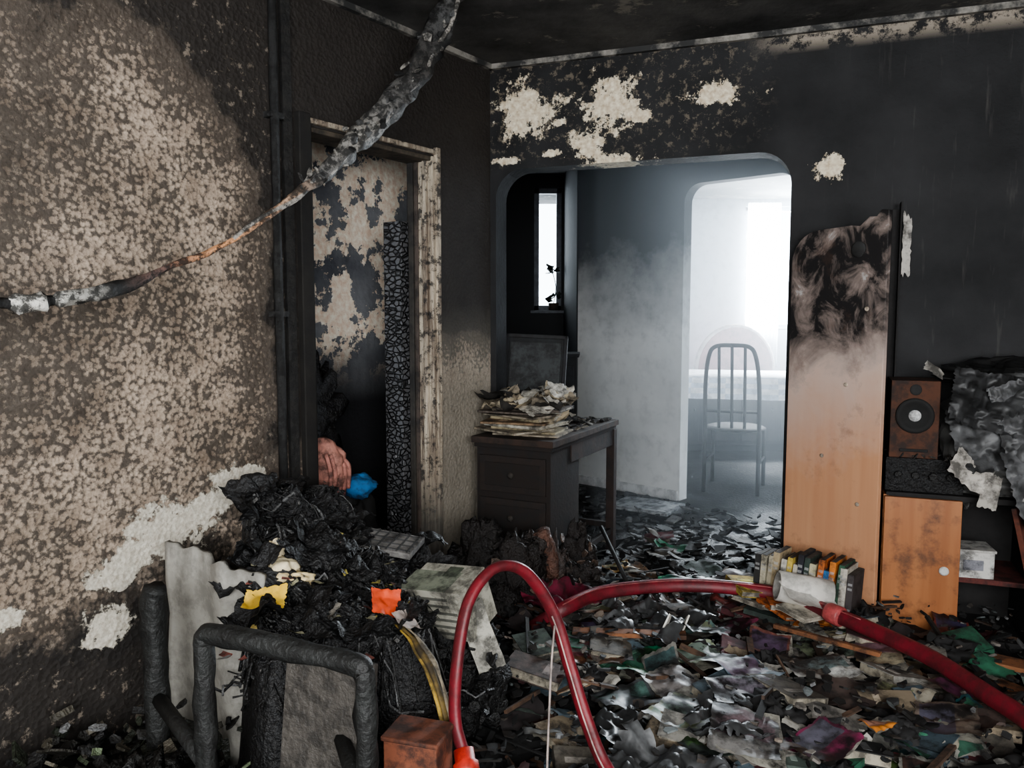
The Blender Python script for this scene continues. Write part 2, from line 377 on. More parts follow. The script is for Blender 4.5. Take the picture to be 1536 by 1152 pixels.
b=B(); b.box((.45,-.01,.035),(.88,.015,.07),(.7,.7,.7)); b.obj('baseboard_hall',[M_AC],(.5,6.1,0),math.atan2(hd[1],hd[0]),.003)
b=B()
pts=[WL(1.32,.025,0.0),WL(1.32,.025,.8),WL(1.325,.028,1.6),WL(1.32,.025,2.5)]
b.tube(spath(pts,6),.016,(.03,.03,.03),0,10,wob=.3); b.box(WL(1.255,.008,1.25),(.04,.016,2.5),(.03,.028,.026),0,(0,0,aL))
for z in(.6,1.3,2.0): b.box(WL(1.32,.02,z),(.06,.04,.02),(.05,.05,.05),0,(0,0,aL))
b.obj('wall_conduit',[M_CB])
# ------------------------------------------------------------ hanging cable
P=[(-.2,3.0,2.5),(-.244,2.95,2.34),(-.321,2.88,2.16),(-.405,2.8,2.016),(-.501,2.7,1.883),(-.613,2.6,1.736),(-.678,2.52,1.662),(-.839,2.38,1.507),(-.971,2.27,1.429),(-1.061,2.18,1.37),(-1.169,2.05,1.335),(-1.242,1.95,1.326),(-1.40,1.7,1.33),(-1.9,1.2,1.37)]
rad=[.046,.044,.043,.041,.036,.024,.013,.007,.009,.018,.024,.024,.022,.02]
g=(.15,.145,.14);k=(.03,.03,.03);w=(.95,.92,.85);co=(.9,.45,.22)
cols=[g,(.08,.08,.08),(.06,.055,.05),g,(.36,.34,.31),g,(.5,.35,.25),co,(.2,.12,.1),k,w,w,w,w]
b=B(); pp=spath(P,10); rr=lerp_list(rad,len(P),10); cc=lerp_list(cols,len(P),10)
for i in (100,101,109,110,120): 
    rr[i]*=.5; cc[i]=k
b.tube(pp,rr,cc,0,12,wob=.7)
off=Vector((.03,-.03,-.02))
b.tube([p+off*(1-i/70)+Vector((0,0,.01*math.sin(i*.5))) for i,p in enumerate(pp[:70])],.008,(.45,.42,.38),0,6)
b.tube([p-off*(1-i/60)*1.2+Vector((0,0,.012*math.sin(i*.4))) for i,p in enumerate(pp[:60])],.009,(.05,.05,.05),0,6)
for i in range(70):
    j=random.randint(2,55); p=pp[j]; b.shard(U(.01,.022),.006,random.choice([(.02,.02,.02),(.35,.33,.3),(.1,.1,.1)]),Matrix.Translation(p+Vector((U(-.035,.035),U(-.05,-.02),U(-.03,.03))))@Euler((U(0,6),U(0,6),U(0,6))).to_matrix().to_4x4())
b.obj('hanging_burnt_cable',[M_CB])
b=B(); b.tube(spath([(-.62,2.9,2.5),(-.55,2.85,2.42),(-.45,2.83,2.40),(-.33,2.85,2.42),(-.27,2.9,2.5)],8),.008,(.4,.38,.35),0,8); b.obj('ceiling_wire',[M_CB])
# ------------------------------------------------------------ floor rubble
def hf(x,y):
    p=Vector((x,y,0)); h=.05+.07*mn.noise(p*1.7+Vector((3,1,0)))+.05*abs(mn.noise(p*5))+.02*mn.noise(p*14)
    e=min(1,max(0,(3.95-.38*x-y)/.25)) if y<5 else 1
    return max(.006,h)*(.35+.65*e)
def hall_h(x,y): return .012+.05*max(0,mn.noise(Vector((x,y,0))*3))
def HT(x,y): return hf(x,y) if y<3.95-.38*x else hall_h(x,y)
b=B(); NX,NY=110,100; vs=[];fs=[]
for j in range(NY+1):
    for i in range(NX+1):
        x=-.45+2.9*i/NX; y=1.3+2.65*j/NY
        z=hf(x,y)
        vs.append((x,y,z))
for j in range(NY):
    for i in range(NX):
        a=j*(NX+1)+i; cx=-.45+2.9*i/NX; cy=1.3+2.65*j/NY
        if cy<3.93-.38*(cx): fs.append((a,a+1,a+NX+2,a+NX+1))
b.add(vs,fs,(.02,.02,.02),0,None,False)
for i in range(3900):
    x=U(-.4,2.2); y=U(1.35,3.9)
    if y>3.88-.38*x: continue
    c=random.choice([.006,.01,.012,.015,.02,.035,.08,.2]); tint=random.choice([(1,1,1),(1,.9,.8),(1,.8,.65),(.9,1,1)])
    M=Matrix.Translation((x,y,HT(x,y)+U(.0,.11)))@Euler((U(-.5,.5),U(-.5,.5),U(0,6.3))).to_matrix().to_4x4()
    b.shard(U(.005,.028),U(.002,.010),tuple(c*t for t in tint),M)
for i in range(230):
    x=U(-.3,2.0); y=U(1.5,3.7)
    if y>3.8-.38*x: continue
    M=Matrix.Translation((x,y,HT(x,y)+U(.02,.10)))@Euler((U(-.3,.3),U(-.3,.3),U(0,6.3))).to_matrix().to_4x4()
    b.box((0,0,0),(U(.06,.28),U(.006,.022),U(.004,.012)),random.choice([(.015,.015,.015),(.05,.03,.02),(.12,.07,.045),(.02,.018,.016)]),0,M=M)
for i in range(26):
    x=U(.0,1.6); y=U(1.7,3.4)
    if y>3.5-.38*x: continue
    b.lump((x,y,HT(x,y)+.05),(U(.04,.10),U(.04,.08),U(.03,.06)),(.014,.013,.013),0,.6,2.8,26,16,sharp=True)
b.obj('charred_floor_debris',[M_A])
b=B()
for i in range(1300):
    x=U(-.1,2.4); y=U(4.0-.38*x+.1,5.9)
    if y>6.35-.9*x-.05: continue
    c=random.choice([.006,.008,.012,.02,.05,.15])
    M=Matrix.Translation((x,y,.01+U(0,.03)))@Euler((U(-.4,.4),U(-.4,.4),U(0,6.3))).to_matrix().to_4x4()
    b.shard(U(.015,.07),U(.002,.015),(c,c,c),M)
b.obj('hall_debris',[M_A])
pal=[(.50,.48,.43),(.36,.34,.30),(.6,.57,.51),(.25,.22,.18),(.40,.37,.33),(.22,.28,.24),(.06,.24,.14),(.20,.14,.12),(.20,.05,.06),(.42,.26,.16),(.14,.20,.24),(.08,.06,.06),(.50,.40,.28),(.04,.04,.04)]
def onfloor(x,y,rz,tilt=.15,dz=.02): return Matrix.Translation((x,y,HT(x,y)+dz))@Euler((U(-tilt,tilt),U(-tilt,tilt),rz)).to_matrix().to_4x4()
b=B()
for i in range(340):
    x=U(0,1.75); y=U(1.5,4.6)
    if 3.95-.38*x>y>3.65-.38*x: continue
    c=random.choice(pal); k=U(.2,.8)
    if y>3.8-.38*x and (R()<.6 or y>5.4-.9*x or x<.45): continue
    b.sheet(U(.05,.15),U(.06,.18),U(-.2,.6),U(.015,.035),tuple(min(1,q*k) for q in c),0,onfloor(x,y,U(0,6.3),.3,.05),10,10,ragged=.2)
b.obj('scattered_papers',[M_A])
b=B()
fix=[(.65,2.62,.17,.20,(.36,.42,.28),.3),(.46,2.60,.26,.16,(.03,.34,.17),1.2),(1.0,2.52,.22,.17,(.58,.57,.54),.1),(.28,2.65,.24,.15,(.20,.09,.05),.2),
(.85,3.0,.16,.13,(.28,.05,.11),.4),(.35,3.05,.17,.13,(.34,.2,.12),.1),(.7,2.3,.22,.13,(.40,.44,.46),.1),
(1.1,2.75,.22,.12,(.16,.2,.16),2),(1.0,2.1,.09,.06,(.65,.24,.05),.5),(.5,2.2,.20,.18,(.20,.23,.13),.9),(.82,2.02,.17,.14,(.20,.03,.08),.6),(.9,3.3,.2,.13,(.38,.36,.34),.5),(.75,3.4,.22,.05,(.06,.38,.19),.1),(1.15,2.3,.2,.16,(.34,.31,.25),.8),(.5,3.6,.14,.12,(.55,.34,.12),.4),(.75,2.45,.18,.14,(.07,.12,.16),.5),(1.22,2.15,.2,.16,(.20,.16,.13),1.1),(.6,3.35,.16,.13,(.45,.32,.18),.3),
(.52,2.42,.17,.22,(.32,.31,.28),.5),(.90,2.72,.14,.2,(.26,.10,.08),-.4),(.68,2.86,.18,.14,(.15,.24,.22),.2),(1.25,2.65,.15,.18,(.32,.28,.20),-.3),(.35,2.35,.2,.15,(.08,.085,.09),.3),(.62,2.05,.18,.22,(.22,.21,.20),-.3),(1.4,2.35,.18,.2,(.14,.10,.07),.2)]
for x,y,w_,h_,c,rz in fix:
    c2=tuple(min(1,q*.45+.12*R()) for q in c)
    M=onfloor(x,y,rz,.14,.09)
    b.sheet(w_,h_,U(0,.4),.02,c,0,M,16,16,ragged=.07,col2=c2)
    b.sheet(w_,h_,U(0,.2),.014,(.38,.36,.31),0,M@Matrix.Translation((.012,.008,-.014))@Euler((0,0,.09)).to_matrix().to_4x4(),8,8,ragged=.05)
for i in range(95):
    x=U(.0,1.65); y=U(1.6,3.6)
    if y>3.55-.38*x: continue
    c=random.choice(pal[:10]+[(.05,.2,.22),(.2,.2,.08),(.25,.06,.05)]); k=U(.2,.6); c=tuple(min(1,q*k) for q in c)
    M=onfloor(x,y,U(-1.2,1.2),.22,U(.03,.07)); w_,h_=U(.10,.15),U(.13,.2); c2=tuple(min(1,q*U(.1,.5)+.02) for q in random.choice(pal))
    b.sheet(w_,h_,U(-.1,.6),.022,c,0,M,14,14,ragged=.12,col2=c2)
    if R()<.4: b.sheet(w_,h_,U(-.1,.6),.02,(.30,.28,.24),0,M@Matrix.Translation((.012,.01,-.010))@Euler((0,0,.15)).to_matrix().to_4x4(),8,8,ragged=.1)
b.obj('scattered_magazines',[M_PG])
b=B()
for i in range(120):
    x=U(.0,1.6); y=U(1.6,3.6)
    if y>3.5-.38*x: continue
    c=random.choice(pal); b.book(U(.10,.15),U(.14,.2),U(.015,.04),tuple(q*.5 for q in c),onfloor(x,y,U(0,6.3),.25,.045),(.36,.32,.25),mat=0)
b.obj('scattered_books',[M_A])
b=B()
for x,y,s_ in [(.55,2.88,.34),(.42,3.0,.22),(.33,2.2,.28),(1.15,3.1,.2),(.38,1.9,.3),(.6,2.15,.26)]:
    c=random.choice([.04,.07,.12]); b.sheet(s_,s_*.8,.1,.055,(c,c*1.02,c*1.05),0,onfloor(x,y,U(0,6.3),.15,.09),30,30,ragged=.25)
b.obj('crumpled_plastic_film',[M_P])
b=B()
for x,y in((.55,2.78),(.62,2.82)):
    sd=U(0,5); b.prism([(-.025,0),(.02,-.005),(.028,.03),(.005,.075),(-.02,.05)],.006,(.8,.77,.70),0,Matrix.Translation((x,y,HT(x,y)+.10))@Euler((1.2,.2,sd)).to_matrix().to_4x4())
b.obj('broken_porcelain',[M_AC])
b=B()
for (a_,c_,w2) in (((1.42,2.88,.10),(1.85,2.50,.12),.09),((.22,2.82,.15),(.62,2.76,.16),.05),((.98,2.90,.14),(1.25,2.62,.15),.02),((1.5,2.75,.08),(1.75,2.3,.09),.05)):
    a_=Vector(a_);c_=Vector(c_);d=c_-a_; b.box((0,0,d.length/2),(w2,.016,d.length),(.26,.11,.05),0,M=Matrix.Translation(a_)@d.to_track_quat('Z','Y').to_matrix().to_4x4())
b.obj('fallen_wood_planks',[M_A],bevel=.002)
b=B(); b.sheet(.32,.20,.35,.06,(.17,.010,.035),0,Matrix.Translation((.2,3.2,.14))@Euler((.2,.1,.2)).to_matrix().to_4x4(),22,18,ragged=.1); b.obj('burgundy_cloth',[M_A])
b=B()
for c,r_,q in [((-.16,3.30,.18),(.12,.10,.22),.012),((.0,3.28,.19),(.13,.09,.2),.015),((-.08,3.2,.12),(.12,.08,.14),.01),((.18,3.42,.14),(.08,.07,.18),.05),((.30,3.5,.10),(.12,.08,.10),.02),((.08,3.36,.28),(.08,.07,.1),.03),((-.1,3.3,.36),(.06,.06,.08),.01),((.30,3.62,.16),(.09,.07,.16),.015)]:
    b.lump(c,r_,(q*1.3,q,q*.9),0,.45,2.2,36,24,sharp=True)
b.tube(spath([(.18,3.4,.1),(.17,3.36,.25),(.12,3.35,.38)],5),.035,(.14,.07,.05),0,8,wob=.5)
for i in range(150): b.shard(U(.01,.04),.006,random.choice([(.01,.01,.01),(.03,.025,.02),(.12,.08,.06)]),Matrix.Translation((U(-.2,.38),U(3.15,3.55),U(.1,.36)*U(.5,1)))@Euler((U(-1.5,1.5),U(-1,1),U(0,6))).to_matrix().to_4x4())
b.obj('charred_clothing_bundle',[M_BK])
b=B(); b.tube([(.42,3.7,.30),(.52,3.2,.1)],.010,(.03,.03,.03),0,8); b.obj('burnt_rod',[M_A])
# ------------------------------------------------------------ burnt heap (left)
def sm(a,b_,v): t=min(1,max(0,(v-a)/(b_-a))); return t*t*(3-2*t)
def heap(x,y):
    d=math.hypot(x+.88,(y-2.62)*.9); h=.49+.24*(1-sm(.05,.6,d))-.08*sm(-.35,-.1,x)
    p=Vector((x,y,0)); h+=.09*mn.noise(p*4)+.06*mn.noise(p*10)+.025*mn.noise(p*24)-.05*abs(mn.noise(p*7+Vector((5,5,5))))
    left=-.36*y+.02*mn.noise(p*9); wallx=-.107-.57*(4-y)/.822
    e=sm(0,.07,x-left)*sm(-.02,.10,-.13-.10*(y-2)+.04*mn.noise(p*8)-x)*sm(1.86,1.98,y+.05*mn.noise(p*9))*sm(3.0,2.75,y)*sm(0.0,.04,x-wallx)
    return h*e
b=B(); NX,NY=160,160; vs=[];fs=[]
for j in range(NY+1):
    for i in range(NX+1):
        x=-1.05+1.0*i/NX; y=1.8+1.25*j/NY; h=heap(x,y)
        if h>.1: h+=.02*mn.noise(Vector((x,y,0))*45)
        vs.append((x,y,h))
for j in range(NY):
    for i in range(NX):
        a=j*(NX+1)+i
        x=-1.05+1.0*(i+.5)/NX; y=1.8+1.25*(j+.5)/NY
        if heap(x,y)>.004: fs.append((a,a+1,a+NX+2,a+NX+1))
b.add(vs,fs,(.014,.014,.015),0)
for i in range(2600):
    x=U(-1.0,-.12); y=U(1.85,2.95); h=heap(x,y)
    if h<.2: continue
    c=random.choice([.006,.008,.012,.02,.03,.05,.12]); 
    M=Matrix.Translation((x,y,h+U(-.01,.025)))@Euler((U(-1.2,1.2),U(-1.2,1.2),U(0,6.3))).to_matrix().to_4x4()
    b.shard(U(.003,.015),U(.002,.010),(c,c*.97,c*.93),M)
for i in range(560):
    x=U(-.95,-.15); y=U(1.86,2.8); h=heap(x,y)
    if h<.3: continue
    a=U(0,6.3); pts=[(x,y,h+.005)]
    for k_ in range(5):
        a+=U(-.7,.7); q=pts[-1]; nx_,ny_=q[0]+.03*math.cos(a),q[1]+.03*math.sin(a); pts.append((nx_,ny_,max(heap(nx_,ny_),.3)+U(0,.025)))
    c=random.choice([.01,.02,.04,.14]); b.tube(pts,U(.0015,.005),(c,c,c),0,5)
for i in range(60):
    x=U(-.9,-.2); y=U(1.95,2.75); h=heap(x,y)
    if h<.35: continue
    c=random.choice([.01,.015,.03])
    b.sheet(U(.10,.22),U(.08,.18),U(0,.4),.06,(c,c,c*1.05),0,Matrix.Translation((x,y,h+.01))@Euler((U(-.3,.3),U(-.3,.3),U(0,6.3))).to_matrix().to_4x4(),20,18,ragged=.12)
b.obj('burnt_rubble_heap',[M_BK])
def onheap(x,y,rx,ry,rz,dz=.03): return Matrix.Translation((x,y,max(heap(x,y),.4)+dz))@Euler((rx,ry,rz)).to_matrix().to_4x4()
b=B()
b.lump((-.66,2.24,heap(-.66,2.24)+.035),(.05,.045,.035),(.9,.78,.54),0,.4,1.8,32,22)
b.lump((-.615,2.20,heap(-.615,2.20)+.025),(.05,.035,.025),(.9,.74,.44),0,.4,1.8,32,22)
b.lump((-.69,2.28,heap(-.69,2.28)+.045),(.028,.03,.035),(.9,.78,.54),0,.4,1.8,28,18)
b.obj('melted_foam_chunk',[M_AC])
b=B(); b.sheet(.11,.07,.3,.03,(.9,.58,.08),0,onheap(-.655,2.06,.35,.1,.1,.05),18,18,ragged=.12); b.sheet(.05,.04,.3,.03,(.9,.7,.25),0,onheap(-.70,2.08,.6,.1,.1,.05),12,12,ragged=.1); b.obj('yellow_cloth_scrap',[M_AC])
b=B(); b.sheet(.08,.09,.3,.03,(.72,.09,.03),0,onheap(-.33,2.04,.5,.2,.3,.055),18,18,ragged=.1); b.sheet(.07,.07,.4,.03,(.5,.42,.38),0,onheap(-.27,2.0,.4,.2,1,.045),14,14,ragged=.1); b.obj('orange_cloth_scrap',[M_AC])
b=B()
for k_ in range(3): b.tube(spath([(-.30+.012*k_,2.0,heap(-.3,2)+.03),(-.25+.012*k_,1.94,.48),(-.20+.013*k_,1.88,.42),(-.165+.01*k_,1.83,.32)],6),.003+.0015*(k_==1),[(.40,.26,.05),(.15,.1,.03),(.3,.25,.18)][k_],0,6,flat=2,wob=1.2)
b.obj('yellow_strap',[M_A])
b=B(); 
for i in range(60):
    b.sheet(U(.02,.07),U(.008,.02),.4,.02,random.choice([(.4,.38,.25),(.4,.34,.13),(.3,.3,.3),(.45,.41,.35),(.3,.1,.08),(.5,.42,.12)]),0,onheap(U(-.75,-.25),U(1.96,2.45),U(-.5,.7),0,U(0,3),.02),8,4,ragged=.2)
b.obj('cloth_shreds',[M_A])
b=B(); Mx=Matrix.Translation((-.185,2.30,.455))@Euler((.30,-.10,-.55)).to_matrix().to_4x4()
b.box((0,0,0),(.21,.14,.16),(.46,.44,.37),0,M=Mx)
for i in range(6): b.box((U(-.01,.01),-.0715,.055-.023*i),(.16+U(-.04,.02),.001,.009),(.14,.14,.12),0,M=Mx)
b.box((-.03,-.02,.081),(.17,.10,.001),(.24,.26,.20),0,M=Mx); b.box((.02,.03,.082),(.05,.05,.001),(.12,.14,.10),0,M=Mx)
b.sheet(.08,.20,.2,.012,(.46,.44,.38),0,Mx@Matrix.Translation((.112,-.04,-.08))@Euler((1.3,0,.9)).to_matrix().to_4x4(),8,8,ragged=.05)
b.obj('printed_carton',[M_A],bevel=.003)
b=B()
b.lump((-.16,2.36,.2),(.15,.13,.22),(.012,.012,.012),0,.5,2.6,36,24,sharp=True)
for i in range(170): b.shard(U(.01,.03),.006,(.02,.02,.02),Matrix.Translation((-.16+U(-.14,.14),2.28+U(-.12,.1),U(.1,.38)))@Euler((U(-1.5,1.5),U(-1,1),U(0,6))).to_matrix().to_4x4())
b.obj('charred_cushion',[M_BK])
b=B(); Mx=Matrix.Translation((-.42,2.55,.56))@Euler((.16,.1,-.25)).to_matrix().to_4x4()
b.box((0,0,0),(.24,.13,.02),(.22,.21,.20),0,M=Mx)
for i in range(7):
    b.box((-.105+.035*i,0,.011),(.006,.12,.005),(.05,.05,.05),0,M=Mx)
for i in range(4): b.box((0,-.05+.033*i,.011),(.23,.005,.005),(.05,.05,.05),0,M=Mx)
b.obj('burnt_keyboard',[M_A],bevel=.002)
# armchair tube frame
b=B(); m_=(.028,.029,.028)
b.tube(spath([(-.69,1.73,.0),(-.69,1.73,.3),(-.69,1.73,.53),(-.688,1.729,.575),(-.66,1.72,.59),(-.5,1.66,.588),(-.33,1.592,.583),(-.305,1.583,.57),(-.30,1.58,.53),(-.30,1.58,.3),(-.30,1.58,0)],10),.024,m_,0,12,wob=.35)
b.tube(spath([(-.95,2.06,0),(-.95,2.06,.4),(-.95,2.06,.54),(-.94,2.055,.58)],10),.032,m_,0,12,wob=.35)
b.tube([(-.95,2.06,.28),(-.69,1.73,.28)],.02,m_,0,8); b.tube([(-.69,1.73,.24),(-.30,1.58,.24)],.012,m_,0,8)
b.tube([(-.3,1.58,.25),(-.42,1.86,.3)],.02,m_,0,8)
b.box((-.44,1.84,.34),(.24,.02,.28),(.10,.09,.08),0,(-.15,0,-.35))
b.tube([(-.42,1.86,0),(-.42,1.86,.48)],.02,m_,0,8)
b.obj('burnt_armchair_frame',[M_TB])
b=B(); 
vs=[];fs=[]
NN=30
for i in range(NN+1):
    u=i/NN; x=-1.04+.36*u; y=2.34-.2*u+.02*math.sin(u*7)
    for z in (0,.1,.2,.3,.4,.5,.58+.04*(1-u)+.03*mn.noise(Vector((u*9,3,1)))): vs+= [(x+.006*math.sin(z*20),y+.008*math.sin(u*16+z*3),z)]
for i in range(NN):
    for j in range(6): a=i*7+j; fs.append((a,a+7,a+8,a+1))
b.add(vs,fs,(.36,.345,.31),0,None,True); o=b.obj('fabric_backrest_panel',[M_AC]); sd=o.modifiers.new('s','SOLIDIFY'); sd.thickness=.02
b=B(); b.box((-.215,1.76,.17),(.13,.10,.34),(.22,.075,.04),0,(0,0,-.3)); b.box((-.215,1.76,.345),(.14,.11,.012),(.16,.055,.03),0,(0,0,-.3)); b.obj('wooden_box',[M_A],bevel=.004)
b=B()
for i in range(420):
    x=U(-1.35,-.3); y=U(1.55,2.3)
    if x<-.107-.57*(4-y)/.822+.08: continue
    c=random.choice([.01,.02,.04,.10,.2]); M=Matrix.Translation((x,y,U(.01,.16)))@Euler((U(-.7,.7),U(-.7,.7),U(0,6.3))).to_matrix().to_4x4()
    b.shard(U(.01,.05),U(.003,.02),random.choice([(c,c,c),(c,c*.9,c*.7),(c*.8,c,c*.6)]),M)
for i in range(9): b.lump((U(-1.2,-.75),U(1.6,2.0),.09),(.13,.11,.12),(.03,.03,.028),0,.6,3,24,14,sharp=True)
b.obj('corner_ash_pile',[M_BK])
# ------------------------------------------------------------ fire hoses
hr=(.19,.016,.024)
P=[(.0,1.45,.10),(-.07,1.6,.14),(-.104,1.75,.264),(-.133,1.8,.351),(-.131,1.83,.467),(-.109,1.88,.595),(-.063,1.93,.658),(-.01,1.97,.668),(.046,2.0,.629),(.107,2.02,.524),(.15,2.0,.39),(.189,1.95,.272),(.235,1.9,.175),(.32,1.75,.12),(.5,1.5,.1)]
b=B(); pp=spath(P,8)
b.tube(pp,.020,hr,0,12,flat=.7)
b.tube([p+Vector((-.004,-.017,.0)) for p in pp[72:104]],.0025,(.5,.35,.32),0,6)
b.tube(spath([(.11,2.0,.50),(.10,1.97,.40),(.088,1.9,.2),(.085,1.85,.1)],6),.003,(.40,.33,.30),0,8)
q=(pp[18]-pp[14]).to_track_quat('Z','Y').to_matrix().to_4x4()
b.lathe([(0,0),(.026,0),(.03,.006),(.03,.03),(.024,.034),(.024,.06),(.0,.062)],(.65,.05,.03),0,16,Matrix.Translation(pp[15])@q)
b.lathe([(0,-.04),(.02,-.04),(.026,-.03),(.026,0),(0,.0)],(.5,.48,.45),0,16,Matrix.Translation(pp[15])@q)
b.obj('fire_hose',[M_HO])
P=[(.08,2.98,.10),(.19,2.93,.19),(.348,3.08,.2),(.573,3.16,.2),(.765,3.17,.2),(.93,3.13,.2),(1.077,3.05,.2),(1.198,2.83,.2),(1.283,2.65,.2),(1.348,2.47,.2),(1.38,2.24,.2),(1.40,2.04,.2),(1.43,1.7,.14)]
b=B(); pp=spath(P,8); b.tube(pp,.028,(.19,.016,.026),0,14,flat=.7)
b.tube([p+Vector((0,-.012,.023)) for p in pp[8:60]],.0025,(.35,.09,.09),0,6)
b.lathe([(0,-.03),(.032,-.03),(.037,-.02),(.037,.03),(.032,.035),(0,.035)],(.5,.10,.10),0,18,Matrix.Translation(pp[55])@(pp[57]-pp[53]).to_track_quat('Z','Y').to_matrix().to_4x4())
b.obj('fire_hose.001',[M_HO])
b=B(); b.lathe([(.05,0),(.058,.0),(.062,.2),(.05,.2)],(.7,.67,.62),0,24,Matrix.Translation((1.02,3.0,.26))@Euler((.2,1.75,.1)).to_matrix().to_4x4())
b.sheet(.2,.14,.3,.015,(.6,.58,.54),0,Matrix.Translation((1.12,2.93,.24))@Euler((.4,.2,.3)).to_matrix().to_4x4(),12,12,ragged=.05)
b.obj('rolled_paper',[M_AC])
# ------------------------------------------------------------ bookcase panel
Lp=Vector((1.2,3.42,0)); Rp=Vector((1.43,3.05,0)); w_=(Rp-Lp).length; ang=math.atan2(Rp.y-Lp.y,Rp.x-Lp.x)
b=B(); top=1.66
poly=[(0,0),(w_,0),(w_,top+.03),(w_-.03,top+.035),(w_-.05,top+.01),(w_-.08,top+.012),(w_-.12,top-.02),(w_-.16,top-.015)]+arc(.13,top-.15,.13,90,180,8)
Mx=Euler((math.pi/2,0,0)).to_matrix().to_4x4()
b.prism(poly,.022,(.5,.3,.2),0,Mx)
for x_,z_ in((.28,1.02),(.35,.55),(.18,.72),(.36,1.32)):
    b.lathe([(0,0),(.009,0),(.009,.004),(.006,.006),(0,.006)],(.6,.5,.4),1,10,Matrix.Translation((x_,-.022,z_))@Euler((math.pi/2,0,0)).to_matrix().to_4x4())
b.lathe([(0,0),(.03,0),(.032,.006),(.022,.01),(0,.01)],(.03,.03,.03),1,18,Matrix.Translation((w_-.12,-.022,1.55))@Euler((math.pi/2,0,0)).to_matrix().to_4x4())
b.obj('bookcase_side_panel',[M_W,M_A],Lp,ang,.003)
b=B(); D=.30; dk=(.02,.018,.018)
b.box((.02,D/2+.03,.30),(.02,D,.60),mat=0)
b.box((.6,D/2+.03,.60),(1.16,D,.022),dk,1)
b.box((.60,D/2+.03,.29),(1.14,D,.02),(.12,.03,.025),1)
b.box((.6,D/2+.03,.05),(1.14,D,.03),dk,1)
b.box((.6,D+.03,.3),(1.16,.01,.6),dk,1)
b.box((.52,D/2+.03,.30),(.018,D,.60),dk,1); b.box((1.17,D/2+.03,.3),(.02,D,.6),mat=0)
b.box((.145,.0,.315),(.265,.02,.57),mat=0)
b.lathe([(0,0),(.016,0),(.018,.008),(.012,.014),(0,.014)],(.6,.6,.58),2,14,Matrix.Translation((.225,-.01,.33))@Euler((math.pi/2,0,0)).to_matrix().to_4x4())
b.box((.035,.30,1.15),(.03,.03,1.15),dk,1); b.box((.05,.27,1.2),(.006,.07,1.1),dk,1)
b.sheet(.03,.24,.1,.01,(.5,.47,.43),2,Matrix.Translation((.075,.26,1.58))@Euler((math.pi/2,0,0)).to_matrix().to_4x4(),6,16,ragged=.4)  # pale strip puts the highlight on the post into colour
b.obj('low_wooden_cabinet',[M_W2,M_A,M_A],Rp,aB,.003)
b=B(); b.box((.33,.10,.36),(.13,.13,.10),(.6,.58,.55),0,(0,0,.1)); b.box((.33,.10,.415),(.14,.14,.01),(.5,.48,.45),0,(0,0,.1)); b.box((.33,.034,.36),(.07,.003,.04),(.25,.25,.28),0,(0,0,.1)); b.obj('white_carton',[M_A],(Rp.x,Rp.y,-.01+0),aB,.003)
b=B()
b.box((.75,.15,.40),(.40,.22,.19),(.012,.012,.013)); b.box((.75,.035,.40),(.36,.01,.15),(.03,.03,.035)); b.box((.9,.025,.36),(.03,.015,.02),(.1,.1,.1)); b.obj('video_recorder',[M_G],Rp,aB,.006)
b=B(); b.box((.15,.16,.68),(.27,.24,.13),(.012,.012,.013))
for i in range(4): b.lathe([(0,0),(.016,0),(.014,.015),(0,.015)],(.02,.02,.02),0,14,Matrix.Translation((.06+.06*i,.04,.68))@Euler((math.pi/2,0,0)).to_matrix().to_4x4())
for i in range(40): b.shard(U(.01,.03),.006,random.choice([(.01,.01,.01),(.05,.045,.04)]),Matrix.Translation((U(.02,.3),U(.02,.2),.75))@Euler((U(-1,1),U(-1,1),U(0,6))).to_matrix().to_4x4())
b.obj('stereo_amplifier',[M_BK],(Rp.x,Rp.y,0),aB,.006)
b=B(); b.box((.11,.15,.895),(.17,.20,.30),(.085,.032,.016))
Fr=Matrix.Translation((.11,.05,.91))@Euler((math.pi/2,0,0)).to_matrix().to_4x4()
b.lathe([(.068,0),(.068,.012),(.058,.016),(.05,.012),(.024,.003),(.022,.006),(.014,.012),(0,.014)],[(.012,.012,.012),(.012,.012,.012),(.012,.012,.012),(.006,.006,.006),(.01,.01,.01),(.6,.6,.6),(.8,.8,.8)],0,26,Fr)
b.lathe([(0,.0),(.02,0),(.022,.004),(.012,.006),(0,.006)],(.02,.02,.02),0,18,Matrix.Translation((.11,.05,1.01))@Euler((math.pi/2,0,0)).to_matrix().to_4x4())
b.box((.11,.048,.775),(.10,.005,.012),(.01,.01,.01))
b.obj('stereo_speaker',[M_A],Rp,aB,.005)
b=B()
b.lump((.33,.17,.80),(.12,.12,.24),(.08,.078,.075),0,.25,1.8,60,36,sharp=True)
b.lump((.70,.17,.85),(.26,.13,.27),(.15,.15,.15),0,.25,1.6,60,36,sharp=True)
b.lump((.54,.10,.70),(.30,.10,.12),(.09,.088,.085),0,.3,2.0,60,30,sharp=True)
b.lump((.50,.2,1.06),(.28,.10,.07),(.02,.02,.02),0,.4,2.2,50,26,sharp=True)
b.box((.62,.05,.87),(.26,.16,.27),(.20,.205,.21),0,(0,.06,.1))
for (x_,y_,z_,s_,c_) in ((.38,.03,.85,.28,.10),(.52,.0,.94,.3,.14),(.66,-.05,.82,.34,.24),(.34,.02,.98,.24,.05),(.56,-.03,.70,.3,.18)):
    b.sheet(s_,s_*.9,.3,.035,(c_,c_,c_*1.03),0,Matrix.Translation((x_,y_,z_))@Euler((1.3+U(-.15,.15),U(-.3,.3),U(-.2,.2))).to_matrix().to_4x4(),28,28,ragged=.12)
b.obj('melted_plastic_bags',[M_P],Rp,aB,.01)
